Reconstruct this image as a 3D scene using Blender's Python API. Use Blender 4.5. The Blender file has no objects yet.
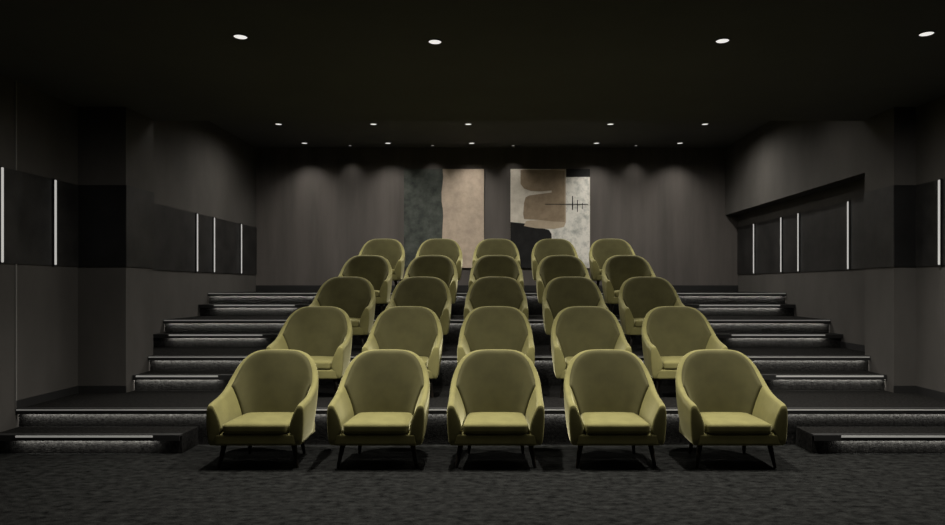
import bpy, bmesh, math, random
from mathutils import Vector, Matrix, noise

random.seed(7)
scene = bpy.context.scene
COL = scene.collection

# ------------------------------------------------------------------ frame constants
F = 677.0              # focal length in pixels of the 945 px wide frame
VX, VY = 497.0, 285.0  # vanishing point in the photograph
EYE = 1.46             # eye height above the front floor
RISE = 0.335           # height of a seating tier
PITCH = 1.36           # depth of a seating tier
FRONT = 6.14           # front edge of the second tier
WX = 4.37              # half width of the room
BACK = 12.28
LOWZ = EYE + 1.856
HIGHZ = EYE + 2.49
STEP = 7.65            # where the low ceiling ends


# ------------------------------------------------------------------ materials
def new_mat(name):
    m = bpy.data.materials.new(name)
    m.use_nodes = True
    nt = m.node_tree
    b = nt.nodes['Principled BSDF']
    return m, nt, b


def simple(name, col, rough=0.6, metal=0.0, spec=0.5):
    m, nt, b = new_mat(name)
    b.inputs['Base Color'].default_value = (*col, 1)
    b.inputs['Roughness'].default_value = rough
    b.inputs['Metallic'].default_value = metal
    b.inputs['Specular IOR Level'].default_value = spec
    return m


def noisy(name, c1, c2, scale, detail=6, rough=0.85, bump=0.0, bump_scale=None, spec=0.3,
          stretch=(1, 1, 1), lo=0.35, hi=0.65, dist=0.01):
    m, nt, b = new_mat(name)
    N, L = nt.nodes, nt.links
    tc = N.new('ShaderNodeTexCoord')
    mp = N.new('ShaderNodeMapping')
    mp.inputs['Scale'].default_value = stretch
    L.new(tc.outputs['Object'], mp.inputs['Vector'])
    n = N.new('ShaderNodeTexNoise')
    n.inputs['Scale'].default_value = scale
    n.inputs['Detail'].default_value = detail
    n.inputs['Roughness'].default_value = 0.62
    L.new(mp.outputs['Vector'], n.inputs['Vector'])
    r = N.new('ShaderNodeValToRGB')
    r.color_ramp.elements[0].position = lo
    r.color_ramp.elements[1].position = hi
    r.color_ramp.elements[0].color = (*c1, 1)
    r.color_ramp.elements[1].color = (*c2, 1)
    L.new(n.outputs['Fac'], r.inputs['Fac'])
    L.new(r.outputs['Color'], b.inputs['Base Color'])
    b.inputs['Roughness'].default_value = rough
    b.inputs['Specular IOR Level'].default_value = spec
    if bump:
        n2 = N.new('ShaderNodeTexNoise')
        n2.inputs['Scale'].default_value = bump_scale or scale * 4
        n2.inputs['Detail'].default_value = 4
        L.new(mp.outputs['Vector'], n2.inputs['Vector'])
        bp = N.new('ShaderNodeBump')
        bp.inputs['Strength'].default_value = bump
        bp.inputs['Distance'].default_value = dist
        L.new(n2.outputs['Fac'], bp.inputs['Height'])
        L.new(bp.outputs['Normal'], b.inputs['Normal'])
    return m


def emitter(name, col, strength):
    m, nt, b = new_mat(name)
    b.inputs['Base Color'].default_value = (*[c * 0.3 for c in col], 1)
    b.inputs['Emission Color'].default_value = (*col, 1)
    b.inputs['Emission Strength'].default_value = strength
    return m


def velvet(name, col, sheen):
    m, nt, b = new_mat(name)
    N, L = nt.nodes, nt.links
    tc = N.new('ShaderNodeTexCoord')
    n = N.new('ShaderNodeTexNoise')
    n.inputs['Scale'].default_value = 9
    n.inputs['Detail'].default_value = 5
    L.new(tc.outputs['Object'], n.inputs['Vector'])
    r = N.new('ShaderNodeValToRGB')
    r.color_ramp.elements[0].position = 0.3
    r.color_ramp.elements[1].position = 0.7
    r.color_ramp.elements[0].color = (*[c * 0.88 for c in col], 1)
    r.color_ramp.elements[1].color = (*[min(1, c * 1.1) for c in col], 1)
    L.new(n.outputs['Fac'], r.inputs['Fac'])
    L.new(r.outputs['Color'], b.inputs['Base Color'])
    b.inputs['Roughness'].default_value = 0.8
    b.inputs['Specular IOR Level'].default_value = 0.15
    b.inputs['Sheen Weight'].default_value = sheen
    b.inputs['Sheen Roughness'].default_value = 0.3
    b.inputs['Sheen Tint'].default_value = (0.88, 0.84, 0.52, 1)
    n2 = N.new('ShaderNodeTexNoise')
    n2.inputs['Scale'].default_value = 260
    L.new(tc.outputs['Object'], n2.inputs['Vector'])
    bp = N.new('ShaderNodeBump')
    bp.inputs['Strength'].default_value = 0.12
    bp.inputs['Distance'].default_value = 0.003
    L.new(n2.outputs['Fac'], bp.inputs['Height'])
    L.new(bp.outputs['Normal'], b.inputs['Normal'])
    return m


M = {}
M['wall'] = noisy('wall_fabric', (0.064, 0.060, 0.055), (0.080, 0.075, 0.069), 2.2, rough=0.9, bump=0.25, bump_scale=180,
                  stretch=(1, 1, 0.5), dist=0.003)
M['backwall'] = noisy('back_wall_fabric', (0.086, 0.078, 0.072), (0.118, 0.106, 0.098), 1.6, rough=0.9, bump=0.2,
                      bump_scale=160, stretch=(2.2, 1, 0.25), dist=0.003)
M['ceiling'] = noisy('ceiling_paint', (0.092, 0.093, 0.097), (0.102, 0.103, 0.107), 1.5, rough=0.9)
M['band'] = noisy('dark_panel', (0.010, 0.010, 0.010), (0.027, 0.026, 0.025), 3.2, rough=0.5, bump=0.15, bump_scale=40, dist=0.004,
                  spec=0.35)
M['gloss'] = noisy('black_panel', (0.006, 0.006, 0.006), (0.010, 0.010, 0.010), 3, rough=0.5)
M['carpet'] = noisy('carpet', (0.0025, 0.0026, 0.0025), (0.029, 0.030, 0.0285), 12, detail=8, rough=1.0, bump=0.9, bump_scale=90,
                    spec=0.05, stretch=(1, 1.6, 1), lo=0.3, hi=0.72, dist=0.012)
M['stepcarpet'] = noisy('step_carpet', (0.0015, 0.0015, 0.0015), (0.025, 0.0245, 0.023), 42, detail=8, rough=1.0, bump=1.0,
                        bump_scale=110, spec=0.05, lo=0.3, hi=0.7, dist=0.012)
M['nosing'] = simple('nosing_rubber', (0.007, 0.007, 0.007), 0.7)
M['strip'] = emitter('step_light', (1.0, 0.98, 0.92), 0.17)
M['tierstrip'] = emitter('tier_light', (1.0, 0.98, 0.92), 0.10)
M['tube'] = emitter('tube_light', (1.0, 0.98, 0.93), 0.42)
M['metal'] = simple('dark_metal', (0.05, 0.05, 0.05), 0.4, 1.0)
M['alu'] = simple('brushed_metal', (0.45, 0.44, 0.42), 0.4, 1.0)
M['lens'] = emitter('lamp_lens', (1.0, 0.98, 0.93), 0.85)
M['lens_small'] = emitter('small_lamp_lens', (1.0, 0.97, 0.9), 0.28)
M['ring'] = simple('lamp_ring', (0.03, 0.03, 0.03), 0.5)
M['leg'] = noisy('dark_stained_wood', (0.010, 0.008, 0.006), (0.020, 0.015, 0.011), 12, rough=0.45, stretch=(1, 1, 0.2))
M['velvet'] = velvet('olive_velvet', (0.200, 0.185, 0.072), 0.7)
M['back'] = velvet('olive_velvet_shaded', (0.070, 0.065, 0.027), 0.75)  # same velvet, darkened: shade on the inner backs put into the colour
M['seam'] = simple('panel_seam', (0.18, 0.175, 0.165), 0.8)
M['slate'] = noisy('slate_paint', (0.030, 0.037, 0.033), (0.085, 0.095, 0.083), 6, detail=8, rough=0.8, bump=0.2, dist=0.004)
M['beige'] = noisy('beige_paint', (0.42, 0.34, 0.27), (0.56, 0.46, 0.36), 7, detail=8, rough=0.85, bump=0.2, dist=0.004)
M['offwhite'] = noisy('off_white_paint', (0.60, 0.55, 0.47), (0.76, 0.71, 0.62), 8, detail=8, rough=0.85, bump=0.2, dist=0.004)
M['paleblue'] = noisy('pale_grey_paint', (0.40, 0.41, 0.38), (0.80, 0.78, 0.72), 7, detail=9, rough=0.85, lo=0.32, hi=0.55)
M['brown'] = noisy('brown_paint', (0.26, 0.20, 0.135), (0.35, 0.27, 0.185), 8, detail=8, rough=0.85, bump=0.2, dist=0.004)
M['tan'] = noisy('tan_paint', (0.44, 0.36, 0.26), (0.52, 0.43, 0.32), 8, rough=0.85)
M['black'] = noisy('black_paint', (0.006, 0.006, 0.006), (0.014, 0.014, 0.014), 8, rough=0.8)


# ------------------------------------------------------------------ mesh helpers
def link(name, bm, mat, parent=None, smooth=False, loc=None):
    me = bpy.data.meshes.new(name)
    bmesh.ops.recalc_face_normals(bm, faces=bm.faces[:])
    if smooth:
        for f in bm.faces:
            f.smooth = True
    bm.to_mesh(me)
    bm.free()
    me.materials.append(mat)
    o = bpy.data.objects.new(name, me)
    COL.objects.link(o)
    if loc is not None:
        o.location = loc
    if parent is not None:
        o.parent = parent
    return o


def tag(o, label, cat, group=None, kind=None):
    o['label'] = label
    o['category'] = cat
    if group:
        o['group'] = group
    if kind:
        o['kind'] = kind
    return o


def empty(name, loc=(0, 0, 0), rz=0.0):
    o = bpy.data.objects.new(name, None)
    o.empty_display_size = 0.1
    o.location = loc
    o.rotation_euler = (0, 0, rz)
    COL.objects.link(o)
    return o


def copy_thing(src, loc):
    c = src.copy()
    COL.objects.link(c)
    c.location = loc
    for ch in list(src.children):
        d = ch.copy()
        COL.objects.link(d)
        d.parent = c
        for g in list(ch.children):
            e = g.copy()
            COL.objects.link(e)
            e.parent = d
    return c


def add_box(bm, x0, x1, y0, y1, z0, z1, bevel=0.0, seg=2):
    r = bmesh.ops.create_cube(bm, size=1.0)
    vs = r['verts']
    for v in vs:
        v.co = Vector(((x0 + x1) / 2 + v.co.x * (x1 - x0), (y0 + y1) / 2 + v.co.y * (y1 - y0),
                       (z0 + z1) / 2 + v.co.z * (z1 - z0)))
    if bevel:
        es = list({e for v in vs for e in v.link_edges})
        bmesh.ops.bevel(bm, geom=es, offset=bevel, segments=seg, affect='EDGES', profile=0.5)
    return bm


def box(x0, x1, y0, y1, z0, z1, bevel=0.0, seg=2):
    return add_box(bmesh.new(), x0, x1, y0, y1, z0, z1, bevel, seg)


def add_prism(bm, pts, z0, z1):
    lo = [bm.verts.new((p[0], p[1], z0)) for p in pts]
    hi = [bm.verts.new((p[0], p[1], z1)) for p in pts]
    n = len(pts)
    bm.faces.new(lo[::-1])
    bm.faces.new(hi)
    for i in range(n):
        bm.faces.new((lo[i], lo[(i + 1) % n], hi[(i + 1) % n], hi[i]))
    return bm


def add_tube(bm, rings, seg=16, cap=True):
    """rings: list of (centre, radius), axis roughly z"""
    loops = []
    for c, r in rings:
        loops.append([bm.verts.new((c[0] + r * math.cos(2 * math.pi * k / seg), c[1] + r * math.sin(2 * math.pi * k / seg), c[2]))
                      for k in range(seg)])
    for a, b in zip(loops, loops[1:]):
        for k in range(seg):
            bm.faces.new((a[k], a[(k + 1) % seg], b[(k + 1) % seg], b[k]))
    if cap:
        bm.faces.new(loops[0][::-1])
        bm.faces.new(loops[-1])
    return bm


def rounded_box(sx, sy, sz, r, n=10, crown=0.0):
    """box centred on the origin with rounded edges and an optional crowned top"""
    bm = bmesh.new()
    bmesh.ops.create_cube(bm, size=2.0)
    bmesh.ops.subdivide_edges(bm, edges=bm.edges[:], cuts=n, use_grid_fill=True)
    h = Vector((sx / 2, sy / 2, sz / 2))
    rr = (min(r, h.x), min(r, h.y), min(r, h.z))
    for v in bm.verts:
        # push the grid towards the edges so the rounding has enough vertices
        q = Vector([math.copysign(abs(c) ** 0.6, c) if abs(c) > 1e-6 else 0.0 for c in v.co])
        p = Vector((q.x * h.x, q.y * h.y, q.z * h.z))
        core = Vector([max(-(h[i] - rr[i]), min(h[i] - rr[i], p[i])) for i in range(3)])
        d = p - core
        if d.length > 1e-7:
            dn = Vector((d.x / rr[0], d.y / rr[1], d.z / rr[2]))
            m = max(abs(dn.x), abs(dn.y), abs(dn.z))
            dn = dn.normalized() * m
            p = core + Vector((dn.x * rr[0], dn.y * rr[1], dn.z * rr[2]))
        if crown and p.z > 0:
            p.z += crown * max(0, 1 - (p.x / h.x) ** 2) * max(0, 1 - (p.y / h.y) ** 2) * min(1, p.z / h.z)
        v.co = p
    return bm


def interp(pts, t):
    """Catmull-Rom through pts (tuples), t in 0..len-1"""
    n = len(pts)
    i = min(int(t), n - 2)
    u = t - i
    p1, p2 = Vector(pts[i]), Vector(pts[i + 1])
    p0 = Vector(pts[i - 1]) if i > 0 else 2 * p1 - p2
    p3 = Vector(pts[i + 2]) if i + 2 < n else 2 * p2 - p1
    return 0.5 * ((2 * p1) + (-p0 + p2) * u + (2 * p0 - 5 * p1 + 4 * p2 - p3) * u * u + (-p0 + 3 * p1 - 3 * p2 + p3) * u ** 3)


# ------------------------------------------------------------------ the setting: shell
def structure(name, bm, mat, label, cat):
    return tag(link(name, bm, mat), label, cat, kind='structure')


REAR = -2.0
structure('floor', box(-WX - 0.1, WX + 0.1, REAR, FRONT + 0.06, -0.12, 0.0), M['carpet'],
          'mottled charcoal carpet floor in front of the front row of armchairs', 'floor')

TOPZ = HIGHZ + 0.1
structure('wall_left', box(-WX - 0.12, -WX, REAR, BACK, -0.12, TOPZ), M['wall'], 'dark grey side wall on the left', 'wall')
structure('wall_right', box(WX, WX + 0.12, REAR, BACK, -0.12, TOPZ), M['wall'], 'dark grey side wall on the right', 'wall')
structure('wall_back', box(-WX - 0.12, WX + 0.12, BACK, BACK + 0.12, -0.12, TOPZ), M['backwall'],
          'warm grey back wall behind the top row, washed by downlights', 'wall')
structure('wall_front', box(-WX - 0.12, WX + 0.12, REAR - 0.12, REAR, -0.12, TOPZ), M['wall'], 'dark grey front wall of the room', 'wall')
bm = bmesh.new()
add_prism(bm, [(-WX - 0.12, REAR - 0.12), (WX + 0.12, REAR - 0.12), (WX + 0.12, STEP), (-WX - 0.12, STEP)], LOWZ, TOPZ + 0.1)
add_prism(bm, [(-WX - 0.12, STEP), (WX + 0.12, STEP), (WX + 0.12, BACK + 0.12), (-WX - 0.12, BACK + 0.12)], HIGHZ, TOPZ + 0.1)
structure('ceiling', bm, M['ceiling'], 'black ceiling, lower over the front and raised over the back rows', 'ceiling')

# piers beside the second tier, and the boxed-out upper wall on the right
PY0, PY1 = 7.06, 7.62
PLX, PRX = -3.87, 4.14
BANDLO, BANDHI = EYE + 0.19, EYE + 1.04
structure('wall_pier_left', box(-WX, PLX, PY0, PY1, RISE, LOWZ), M['wall'], 'square pier standing out from the left wall', 'wall')
structure('wall_pier_right', box(PRX, WX, PY0, PY1, RISE, LOWZ), M['wall'], 'shallow pier standing out from the right wall', 'wall')
structure('wall_upper_right', box(PRX, WX, PY1, BACK, EYE + 1.265, HIGHZ), M['wall'],
          'boxed-out upper part of the right wall over the light strips', 'wall')


def h(k):           # top of tier k (1 = floor)
    return (k - 1) * RISE


def fr(k):          # front edge of tier k (2..5)
    return FRONT + (k - 2) * PITCH


# dark horizontal bands along the walls (shallow panels proud of the wall)
T = 0.012
structure('trim_1', box(-WX, -WX + T, REAR, PY0, BANDLO, BANDHI), M['band'], 'dark horizontal band along the left wall in front of the pier', 'wall band')
structure('trim_2', box(-WX, -WX + T, PY1, BACK, BANDLO, BANDHI), M['band'], 'dark horizontal band along the left wall behind the pier', 'wall band')
structure('trim_3', box(WX - T, WX, REAR, PY0, BANDLO, BANDHI), M['band'], 'dark horizontal band along the right wall in front of the pier', 'wall band')
structure('trim_4', box(WX - T, WX, PY1, BACK, BANDLO, BANDHI), M['band'], 'dark horizontal band along the right wall behind the pier', 'wall band')
structure('trim_5', box(-WX, PLX, PY0 - T, PY0, BANDLO, BANDHI), M['gloss'], 'black band across the front face of the left pier', 'wall band')
structure('trim_6', box(PRX, WX, PY0 - T, PY0, BANDLO, BANDHI), M['gloss'], 'black band across the front face of the right pier', 'wall band')
structure('trim_7', box(PLX, PLX + T, PY0 - T, PY1, BANDLO, BANDHI), M['band'], 'dark band on the inner face of the left pier', 'wall band')
structure('trim_8', box(PRX - T, PRX, PY0 - T, PY1, BANDLO, BANDHI), M['band'], 'dark band on the inner face of the right pier', 'wall band')
# panel seams on the left wall
structure('trim_9', box(-WX, -WX + 0.010, 6.135, 6.15, RISE, BANDLO), M['seam'], 'thin upright panel joint low on the left wall', 'panel joint')
structure('trim_10', box(-WX, -WX + 0.010, 6.135, 6.15, BANDHI, LOWZ), M['seam'], 'thin upright panel joint high on the left wall', 'panel joint')
bbz = h(5)
structure('baseboard_back', box(-WX, WX, BACK - 0.02, BACK, bbz, bbz + 0.115, 0.004), M['nosing'],
          'low dark baseboard along the back wall', 'baseboard')


BB = 0.075
structure('baseboard_left', add_box(box(-WX, -WX + 0.012, FRONT, PY0, RISE, RISE + BB), -WX, -WX + 0.012, PY1, fr(4), h(3), h(3) + BB), M['nosing'],
          'dark baseboard along the left wall', 'baseboard')
structure('baseboard_right', add_box(box(WX - 0.012, WX, FRONT, PY0, RISE, RISE + BB), WX - 0.012, WX, PY1, fr(4), h(3), h(3) + BB), M['nosing'],
          'dark baseboard along the right wall', 'baseboard')
structure('baseboard_pier_left', box(-WX, PLX + 0.006, PY0 - 0.012, PY0, RISE, RISE + BB), M['nosing'],
          'dark baseboard at the foot of the left pier', 'baseboard')
structure('baseboard_pier_right', box(PRX - 0.006, WX, PY0 - 0.012, PY0, RISE, RISE + BB), M['nosing'],
          'dark baseboard at the foot of the right pier', 'baseboard')

# ------------------------------------------------------------------ tiers and steps
LIP, LIPH = 0.05, 0.048


def area_strip(name, x0, x1, y, z, power):
    d = bpy.data.lights.new(name, 'AREA')
    d.shape = 'RECTANGLE'
    d.size = x1 - x0
    d.size_y = 0.006
    d.energy = power * (x1 - x0)
    d.color = (1.0, 0.97, 0.91)
    o = bpy.data.objects.new(name, d)
    COL.objects.link(o)
    o.location = ((x0 + x1) / 2, y, z)
    o.rotation_euler = (math.radians(90 - 8), 0, 0)    # -Z of the lamp turned towards +Y (the riser)
    return o


def nosing_bm(x0, x1, y, z):
    """angle profile: thin tread plate with a drop front that shields the lamp behind it"""
    bm = bmesh.new()
    pts = [(y, z - LIPH), (y + 0.008, z - LIPH), (y + 0.008, z - 0.012), (y + LIP + 0.02, z - 0.012), (y + LIP + 0.02, z + 0.002), (y, z + 0.002)]
    a = [bm.verts.new((x0, *p)) for p in pts]
    b = [bm.verts.new((x1, *p)) for p in pts]
    bm.faces.new(a[::-1])
    bm.faces.new(b)
    for i in range(len(pts)):
        bm.faces.new((a[i], a[(i + 1) % 6], b[(i + 1) % 6], b[i]))
    return bm


def edge_parts(parent, x0, x1, lx0, lx1, y, z, power):
    """nosing with a light strip set in its front edge, lighting the riser behind it"""
    link('nosing', nosing_bm(x0, x1, y, z), M['nosing'], parent)
    s = link('light_strip', box(lx0, lx1, y - 0.004, y + 0.004, z - 0.015, z - 0.003, 0.002), M['tierstrip'], parent)
    s['label'] = 'glowing strip in the step edge'
    area_strip('step_lamp', lx0 + 0.05, lx1 - 0.05, y + 0.024, z - LIPH + 0.004, power)


SP = 3.7
ORD = {2: 'first', 3: 'second', 4: 'third', 5: 'top'}
for k in range(2, 6):
    y0 = fr(k) + LIP
    y1 = fr(k + 1) + LIP if k < 5 else BACK
    z = h(k)
    bm = bmesh.new()
    if k == 3:      # notched around the backs of the piers
        pts = [(PLX, y0), (PRX, y0), (PRX, PY1), (WX, PY1), (WX, y1), (-WX, y1), (-WX, PY1), (PLX, PY1)]
    else:
        pts = [(-WX, y0), (WX, y0), (WX, y1), (-WX, y1)]
    add_prism(bm, pts, 0.0, z)
    t = link('floor_tier', bm, M['stepcarpet'])
    where = {2: 'lowest raised tier, carrying the second row of armchairs', 3: 'tier carrying the third (middle) row of armchairs',
             4: 'tier carrying the fourth row of armchairs', 5: 'topmost tier at the back wall, carrying the fifth row of armchairs'}[k]
    tag(t, 'dark carpeted ' + where, 'seating tier', kind='structure')
    xa, xb = (PLX, PRX) if k == 3 else (-WX, WX)
    edge_parts(t, xa + 0.003, xb - 0.003, xa + 0.01, xb - 0.01, fr(k), z, SP)

for k in range(2, 6):
    for side in (-1, 1):
        z = h(k) - RISE / 2
        y = fr(k) - 0.32
        xin, xout = 2.73, WX - 0.005
        lin, lout = 2.96, 4.14
        if k == 3:
            xout = (3.87 if side < 0 else 4.14) - 0.005
            lout = 3.83 if side < 0 else 4.10
        x0, x1 = sorted((side * xin, side * xout))
        l0, l1 = sorted((side * lin, side * lout))
        r = empty('aisle_step', ((x0 + x1) / 2, y + 0.16, h(k) - RISE))
        body = box(x0 - r.location.x, x1 - r.location.x, LIP - 0.16, 0.32 + LIP - 0.16 - 0.002, 0.0, RISE / 2, 0.004)
        link('step_body', body, M['stepcarpet'], r)
        # parts are placed in the step's own space
        n0, n1 = x0 - r.location.x, x1 - r.location.x
        yy, zz = -0.16, RISE / 2
        link('nosing', nosing_bm(n0, n1, yy, zz), M['nosing'], r)
        s = link('light_strip', box(l0 - r.location.x, l1 - r.location.x, yy - 0.004, yy + 0.004, zz - 0.019, zz - 0.002, 0.002), M['strip'], r)
        s['label'] = 'glowing strip in the step edge'
        area_strip('step_lamp', l0, l1, y + 0.024, z - LIPH + 0.004, SP * 1.1)
        lev = {2: 'lowest', 3: 'second lowest', 4: 'third lowest', 5: 'topmost'}[k]
        sd = 'left' if side < 0 else 'right'
        tag(r, f'{lev} carpeted half step with a glowing edge in the {sd} side aisle', 'step', 'lit aisle steps at both sides')


# ------------------------------------------------------------------ upright light strips on the side walls
def tube_light(x, y, label):
    side = -1 if x < 0 else 1
    r = empty('wall_light', (x, y, BANDLO))
    H = BANDHI - BANDLO
    s = -side      # towards the room
    bm = box(*sorted((0, s * 0.018)), -0.013, 0.013, -0.004, H + 0.004, 0.003)
    link('housing', bm, M['metal'], r)
    bm = box(*sorted((s * 0.010, s * 0.030)), -0.010, 0.010, 0.008, H - 0.008, 0.006, 3)
    link('diffuser', bm, M['tube'], r)
    return tag(r, label, 'wall light', 'upright wall light strips')


XL, XR = -WX + T, WX - T
tube_light(XL, 5.935, 'upright white light strip on the left wall, cut by the left edge of the photo')
tube_light(XL, 6.65, 'upright white light strip on the left wall just in front of the square pier')
tube_light(XL, 9.80, 'upright white light strip on the left wall behind the pier, nearest the pier')
tube_light(XL, 10.39, 'upright white light strip on the left wall behind the pier, middle one of three')
tube_light(XL, 11.49, 'upright white light strip on the left wall closest to the back corner')
tube_light(XR, 6.64, 'upright white light strip on the right wall in front of the pier')
tube_light(XR, 8.366, 'upright white light strip on the right wall, longest and first behind the pier')
tube_light(XR, 9.75, 'upright white light strip on the right wall, second behind the pier')
tube_light(XR, 10.34, 'upright white light strip on the right wall, third behind the pier')
tube_light(XR, 11.44, 'upright white light strip on the right wall closest to the back corner')


# ------------------------------------------------------------------ downlights
def make_downlight(r0, lens):
    r = empty('recessed_downlight')
    bm = bmesh.new()
    seg = 32
    prof = [(r0 * 0.80, 0.0), (r0 * 0.82, -0.006), (r0 * 0.95, -0.007), (r0, -0.003), (r0, 0.0)]
    loops = [[bm.verts.new((rr * math.cos(2 * math.pi * k / seg), rr * math.sin(2 * math.pi * k / seg), zz)) for k in range(seg)]
             for rr, zz in prof]
    for a, b in zip(loops, loops[1:] + loops[:1]):
        for k in range(seg):
            bm.faces.new((a[k], a[(k + 1) % seg], b[(k + 1) % seg], b[k]))
    link('trim_ring', bm, M['ring'], r, smooth=True)
    bm = bmesh.new()
    add_tube(bm, [((0, 0, -0.0005), r0 * 0.80), ((0, 0, -0.003), r0 * 0.78), ((0, 0, -0.0055), r0 * 0.5)], 32)
    link('lens', bm, lens, r)
    return r


def spot(x, y, z, power, angle=110, blend=0.9, radius=0.05, col=(1.0, 0.95, 0.87), aim=None):
    d = bpy.data.lights.new('downlight_lamp', 'SPOT')
    d.energy = power
    d.spot_size = math.radians(angle)
    d.spot_blend = blend
    d.shadow_soft_size = radius
    d.color = col
    o = bpy.data.objects.new('downlight_lamp', d)
    COL.objects.link(o)
    o.location = (x, y, z)
    if aim is not None:
        v = Vector(aim) - Vector((x, y, z))
        o.rotation_euler = v.to_track_quat('-Z', 'Y').to_euler()
    return o


dl = make_downlight(0.060, M['lens'])
first = True


def downlight(x, y, z, label, group):
    global first
    o = dl if first else copy_thing(dl, (x, y, z))
    first = False
    o.location = (x, y, z)
    return tag(o, label, 'ceiling light', group)


def px_on(px, py, z):
    d = F * (z - EYE) / (VY - py)
    return (px - VX) * d / F, d


P1, P2, P3, P4 = 290, 150, 42, 12
names = ['leftmost', 'second from the left', 'second from the right', 'rightmost']
for (px, py), nm in zip([(240.5, 36.5), (435, 41.5), (722.5, 40.5), (926.5, 33.5)], names):
    x, y = px_on(px, py, LOWZ)
    downlight(x, y, LOWZ, f'large bright round downlight in the low front ceiling, {nm} of four', 'front ceiling downlights')
    spot(x, y + 0.42, LOWZ - 0.02, P1, 112, 0.9)  # unseen lamp set behind its fixture, added to light front seats from overhead
    spot(x, y, LOWZ - 0.03, 62, 179, 0.5)      # second, wide lamp added at the fixture to brighten the walls
names = ['leftmost', 'second from the left', 'middle one', 'second from the right', 'rightmost']
for (px, py), nm in zip([(278.5, 124), (373.5, 124), (468.3, 124), (610.5, 124), (705, 124)], names):
    x, y = px_on(px, py, HIGHZ)
    downlight(x, y, HIGHZ, f'small round downlight in the raised ceiling\'s forward row, {nm} of five', 'raised ceiling downlights')
    spot(x, y, HIGHZ - 0.02, P2 * (0.65 if x < -3 else 1), 168, 1.0)
for (px, py), nm in zip([(304.5, 143), (388, 143), (471.7, 143), (596.5, 143), (680, 143)], names):
    x, y = px_on(px, py, HIGHZ)
    downlight(x, y, HIGHZ, f'small round downlight close to the back wall, {nm} of five', 'back wall downlights')
    spot(x, y, HIGHZ - 0.02, P3, 112, 1.0, 0.04)
sm = make_downlight(0.035, M['lens_small'])
names = ['leftmost', 'second from the left', 'second from the right', 'rightmost']
for i, ((px, py), nm) in enumerate(zip([(350, 145.4), (432.6, 145.4), (513.2, 145.4), (636, 145.4)], names)):
    x, y = px_on(px, py, HIGHZ)
    o = sm if i == 0 else copy_thing(sm, (x, y, HIGHZ))
    o.location = (x, y, HIGHZ)
    spot(x, y - 0.02, HIGHZ - 0.02, P4, 86, 1.0, 0.04)
    tag(o, f'tiny dim round lamp between the back wall downlights, {nm} of four', 'ceiling light', 'tiny dim lamps by the back wall')

# the same ceiling's lamps that the photograph's frame and the ceiling edge cut off
for x, pw in ((-3.42, 28), (-1.93, 75), (-0.45, 75), (1.77, 75), (3.25, 48)):
    spot(x, 8.25, HIGHZ - 0.02, pw, 150, 1.0, 0.22)


# ------------------------------------------------------------------ armchair
CREST = [(0.0, 0.295, 0.899), (0.098, 0.294, 0.898), (0.194, 0.289, 0.889), (0.268, 0.272, 0.858), (0.323, 0.240, 0.806),
         (0.360, 0.190, 0.738), (0.383, 0.120, 0.664), (0.388, 0.020, 0.602), (0.388, -0.090, 0.562), (0.388, -0.200, 0.540),
         (0.386, -0.290, 0.526), (0.383, -0.325, 0.515)]
BASE = [(0.0, 0.240), (0.095, 0.239), (0.182, 0.232), (0.255, 0.213), (0.308, 0.172), (0.338, 0.105), (0.356, 0.025),
        (0.364, -0.065), (0.368, -0.150), (0.371, -0.235), (0.372, -0.300), (0.372, -0.325)]
INNER = [(0.0, 0.150), (0.055, 0.150), (0.105, 0.148), (0.145, 0.144), (0.178, 0.137), (0.202, 0.126), (0.222, 0.105),
         (0.244, 0.050), (0.254, -0.040), (0.259, -0.150), (0.262, -0.280), (0.262, -0.325)]
THICK = [0.075, 0.075, 0.073, 0.070, 0.067, 0.065, 0.064, 0.064, 0.064, 0.064, 0.063, 0.062]


def section(t):
    """closed cross-section of the shell at station t (0 = middle of the back, 11 = arm front), right half"""
    c = interp(CREST, t)
    b = interp([(*p, 0) for p in BASE], t)
    i = interp([(*p, 0) for p in INNER], t)
    th = interp([(q, 0, 0) for q in THICK], t).x
    n = Vector((i.x - c.x, i.y - c.y, 0))
    n = n.normalized() if n.length > 1e-6 else Vector((0, -1, 0))
    z0 = 0.19
    pts = []
    pts.append(Vector((b.x, b.y, z0)) + n * 0.040)
    pts.append(Vector((b.x, b.y, z0 + 0.006)) + n * 0.016)
    pts.append(Vector((b.x, b.y, z0 + 0.030)) + n * 0.002)
    o0 = Vector((b.x, b.y, z0 + 0.06))
    o1 = Vector((c.x, c.y, c.z - 0.030))
    for f in (0.0, 0.25, 0.5, 0.75, 1.0):
        bulge = (0.014 - 0.008 * t / 11) * math.sin(math.pi * min(1, f * 0.9 + 0.1))
        pts.append(o0.lerp(o1, f) - n * bulge)
    cc = Vector((c.x, c.y, c.z))
    pts.append(cc + n * 0.010 + Vector((0, 0, -0.005)))
    pts.append(cc + n * (th * 0.5) + Vector((0, 0, 0.001)))
    pts.append(cc + n * (th - 0.010) + Vector((0, 0, -0.005)))
    i1 = cc + n * th + Vector((0, 0, -0.026))
    i0 = Vector((i.x, i.y, 0.30))
    for f in (0.0, 0.25, 0.5, 0.75, 1.0):
        belly = -0.012 * math.sin(math.pi * f)      # slightly hollow inside
        pts.append(i1.lerp(i0, f) - n * (-belly) * -1)
    return pts, n


def mirror(p):
    return Vector((-p.x, p.y, p.z))


NS = 30


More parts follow.
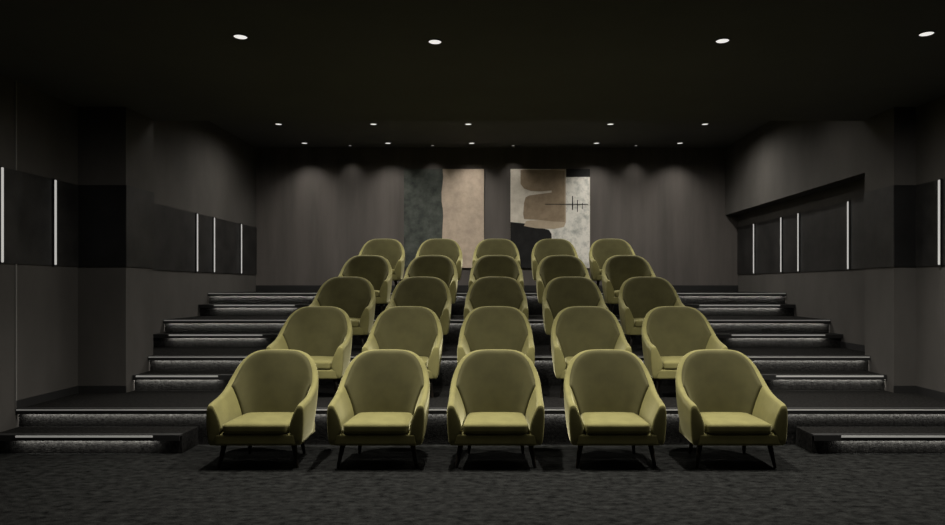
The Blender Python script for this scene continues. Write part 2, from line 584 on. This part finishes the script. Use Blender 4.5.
def shell_bm():
    bm = bmesh.new()
    half = [section(11.0 * k / NS)[0] for k in range(NS + 1)]
    # rounded arm front: shrink two further loops forward
    last = half[-1]
    cen = sum(last, Vector()) / len(last)
    for dy, sc in ((-0.006, 0.985), (-0.012, 0.93)):
        half.append([Vector((cen.x + (p.x - cen.x) * sc, p.y + dy, cen.z + (p.z - cen.z) * (1 - (1 - sc) * 0.45))) for p in last])
    full = [[mirror(p) for p in s] for s in half[:0:-1]] + half
    loops = [[bm.verts.new(p) for p in s] for s in full]
    m = len(loops[0])
    for a, b in zip(loops, loops[1:]):
        for k in range(m):
            bm.faces.new((a[k], a[(k + 1) % m], b[(k + 1) % m], b[k]))
    bm.faces.new(loops[0])
    bm.faces.new(loops[-1][::-1])
    return bm


def backrest_bm():
    """padded inner back laid on the shell's inner face"""
    bm = bmesh.new()
    T1 = 6.8
    nu, nv = 18, 14
    rows = []
    for a in range(-nu, nu + 1):
        t = abs(a) / nu * T1
        pts, n = section(t)
        inner = pts[10:]            # from the crest's inner edge down
        row = []
        for v in range(nv + 1):
            f = v / nv * (len(inner) - 1)
            j = min(int(f), len(inner) - 2)
            p = inner[j].lerp(inner[j + 1], f - j)
            e = min(1.0, (1 - abs(a) / nu) * 5) 
            e2 = min(1.0, v / nv * 6)
            d = 0.022 * math.sqrt(max(0, 1 - (1 - e) ** 2)) * math.sqrt(max(0, 1 - (1 - e2) ** 2)) - 0.001
            q = p + n * d
            row.append(mirror(q) if a < 0 else q)
        rows.append(row)
    front = [[bm.verts.new(p) for p in r] for r in rows]
    back = [[bm.verts.new(p + Vector((0, 0.030, 0))) for p in r] for r in rows]
    for g, rev in ((front, False), (back, True)):
        for a, b in zip(g, g[1:]):
            for v in range(nv):
                q = (a[v], b[v], b[v + 1], a[v + 1])
                bm.faces.new(q[::-1] if rev else q)
    W, H = len(front), nv + 1
    rim = [(i, 0) for i in range(W)] + [(W - 1, j) for j in range(1, H)] + [(i, H - 1) for i in range(W - 2, -1, -1)] + [(0, j) for j in range(H - 2, 0, -1)]
    for p, q in zip(rim, rim[1:] + rim[:1]):
        bm.faces.new((front[p[0]][p[1]], front[q[0]][q[1]], back[q[0]][q[1]], back[p[0]][p[1]]))
    return bm


def make_chair():
    r = empty('lounge_chair')
    o = link('shell', shell_bm(), M['velvet'], r, smooth=True)
    sb = o.modifiers.new('smooth', 'SUBSURF')
    sb.levels = sb.render_levels = 1
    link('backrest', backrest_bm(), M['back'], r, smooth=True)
    bm = rounded_box(0.680, 0.52, 0.100, 0.018, 10, 0.0)
    for v in bm.verts:
        v.co += Vector((0, -0.076, 0.240))
    link('seat_base', bm, M['velvet'], r, smooth=True)
    bm = rounded_box(0.520, 0.50, 0.084, 0.026, 14, 0.022)
    for v in bm.verts:
        v.co += Vector((0, -0.090, 0.327))
        # narrower towards the back
        f = (v.co.y + 0.34) / 0.5
        v.co.x *= 1 - 0.10 * max(0, f) ** 2
    link('seat_cushion', bm, M['velvet'], r, smooth=True)
    for sx in (-1, 1):
        for (xt, yt, xb, yb) in ((0.275, -0.235, 0.312, -0.262), (0.215, 0.150, 0.235, 0.205)):
            bm = bmesh.new()
            add_tube(bm, [((sx * xb, yb, 0.0), 0.011), ((sx * xb, yb, 0.006), 0.0125), ((sx * (xb + xt) / 2, (yb + yt) / 2, 0.105), 0.018),
                          ((sx * xt, yt, 0.205), 0.024)], 14)
            link('leg', bm, M['leg'], r, smooth=True)
    return r


chair = make_chair()
ROWS = ['front row', 'second row', 'third row', 'fourth row', 'top row']
COLS = ['leftmost of five', 'second from the left', 'centre one of five', 'second from the right', 'rightmost of five']
COLX = [-1.905, -0.955, -0.01, 0.95, 1.905]
start = True
for ri in range(5):
    for ci in range(5):
        loc = (COLX[ci], 5.66 + PITCH * ri, h(ri + 1))
        c = chair if start else copy_thing(chair, loc)
        start = False
        c.location = loc
        on = 'on the carpet' if ri == 0 else 'on its lit tier'
        tag(c, f'olive velvet armchair {on} in the {ROWS[ri]}, {COLS[ci]}', 'armchair', 'olive velvet armchairs in five rows')


# ------------------------------------------------------------------ paintings on the back wall
SC = F / (BACK - 0.03)


def wx(px):
    return (px - VX) / SC


def wz(py):
    return EYE + (VY - py) / SC


def patch(name, pts, mat, parent, depth, label=None, y0=BACK - 0.030):
    """thin layer of paint on the canvas: outline in metres on the wall"""
    bm = bmesh.new()
    a = [bm.verts.new((p[0] - parent.location.x, y0 - depth - parent.location.y, p[1] - parent.location.z)) for p in pts]
    b = [bm.verts.new((p[0] - parent.location.x, y0 + 0.002 - parent.location.y, p[1] - parent.location.z)) for p in pts]
    bm.faces.new(a)
    bm.faces.new(b[::-1])
    n = len(pts)
    for i in range(n):
        bm.faces.new((a[i], a[(i + 1) % n], b[(i + 1) % n], b[i]))
    o = link(name, bm, mat, parent)
    if label:
        o['label'] = label
    return o


def outline(pp):
    return [(wx(x), wz(y)) for x, y in pp]


def smooth_outline(pp, n=6):
    c = outline(pp)
    m = len(c)
    out = []
    for i in range(m):
        p0, p1, p2, p3 = (Vector(c[(i + j - 1) % m]) for j in range(4))
        for k in range(n):
            u = k / n
            q = 0.5 * ((2 * p1) + (-p0 + p2) * u + (2 * p0 - 5 * p1 + 4 * p2 - p3) * u * u + (-p0 + 3 * p1 - 3 * p2 + p3) * u ** 3)
            out.append((q.x, q.y))
    return out


def painting(name, px0, px1, py0, py1, ground, label):
    r = empty(name, ((wx(px0) + wx(px1)) / 2, BACK - 0.002, wz(py1)))
    bm = box(wx(px0) - r.location.x, wx(px1) - r.location.x, -0.028, 0.0, 0, wz(py0) - wz(py1), 0.002)
    link('canvas', bm, ground, r)
    return tag(r, label, 'painting', 'large abstract paintings on the back wall')


a1 = painting('abstract_art', 404, 484, 169, 268, M['beige'],
              'tall abstract painting, slate green at left and beige at right, on the back wall')
edge = [(442.5, 169), (443.2, 176), (442.6, 184), (441.5, 192), (441.6, 201), (442.8, 209), (443.2, 216), (442.6, 226), (442.2, 240), (442.4, 256), (442.2, 268)]
patch('slate_field', outline([(404, 268), (404, 169)] + edge), M['slate'], a1, 0.002, 'slate green painted half')

a2 = painting('abstract_art', 510.5, 590, 169, 268, M['offwhite'],
              'tall abstract painting with brown blocks over cream, black and pale grey, on the back wall')
patch('grey_field', outline([(565, 177), (589.5, 177), (589.5, 267), (548, 267), (548, 224), (565, 222)]), M['paleblue'], a2, 0.001,
      'pale mottled grey painted field')
patch('black_corner', outline([(566, 169), (590, 169), (590, 177), (566, 177)]), M['black'], a2, 0.002, 'black painted corner')
patch('black_shape', outline([(510.5, 222), (525, 223.5), (530, 226), (540, 227.5), (549, 230), (551.5, 234), (552, 268), (510.5, 268)]), M['black'], a2,
      0.002, 'black painted block')
patch('tan_band', outline([(524, 226), (526, 221), (552, 219), (551, 169), (565.6, 169), (566, 222), (564, 227), (554, 229), (536, 228.2)]), M['tan'], a2, 0.003,
      'tan painted band')
patch('brown_shape', outline([(520.5, 170), (552, 170), (564.5, 171), (564.8, 222), (552, 221.5), (540, 220), (530, 219.5), (524, 219), (523.2, 214), (524, 203),
                              (525.5, 197.5), (529, 195.5), (540, 194), (552, 192.5), (552, 190.5), (540, 191.5), (531, 191), (524, 188.5),
                              (520.6, 184)]), M['brown'], a2, 0.004, 'brown painted shape of two rounded blocks')
bm = bmesh.new()
for (xa, ya, xb, yb) in ((545, 203.5, 588, 206.0), (572, 196, 573, 210), (577, 200, 577.8, 212), (582, 203, 582.6, 209)):
    add_box(bm, wx(xa) - a2.location.x, wx(xb) - a2.location.x, -0.0345, -0.028, wz(max(ya, yb)) - a2.location.z + (0.025 if xb - xa > 10 else 0),
            wz(min(ya, yb)) - a2.location.z - (0.008 if xb - xa > 10 else 0))
link('drawn_lines', bm, M['black'], a2)['label'] = 'thin dark drawn strokes'


# ------------------------------------------------------------------ world, camera, view
w = bpy.data.worlds.new('World')
scene.world = w
w.use_nodes = True
w.node_tree.nodes['Background'].inputs['Color'].default_value = (0, 0, 0, 1)

cam = bpy.data.cameras.new('camera')
co = bpy.data.objects.new('camera', cam)
COL.objects.link(co)
co.location = (0, 0, EYE)
co.rotation_euler = (math.radians(90), 0, 0)
cam.sensor_width = 36.0
cam.lens = F / 945.0 * 36.0
cam.shift_x = -(VX - 472.5) / 945.0
cam.shift_y = (VY - 262.5) / 945.0
cam.clip_start = 0.05
scene.camera = co

vs = scene.view_settings
vs.view_transform = 'Standard'
vs.look = 'None'
vs.exposure = 0.0
vs.gamma = 1.0
vs.use_curve_mapping = False
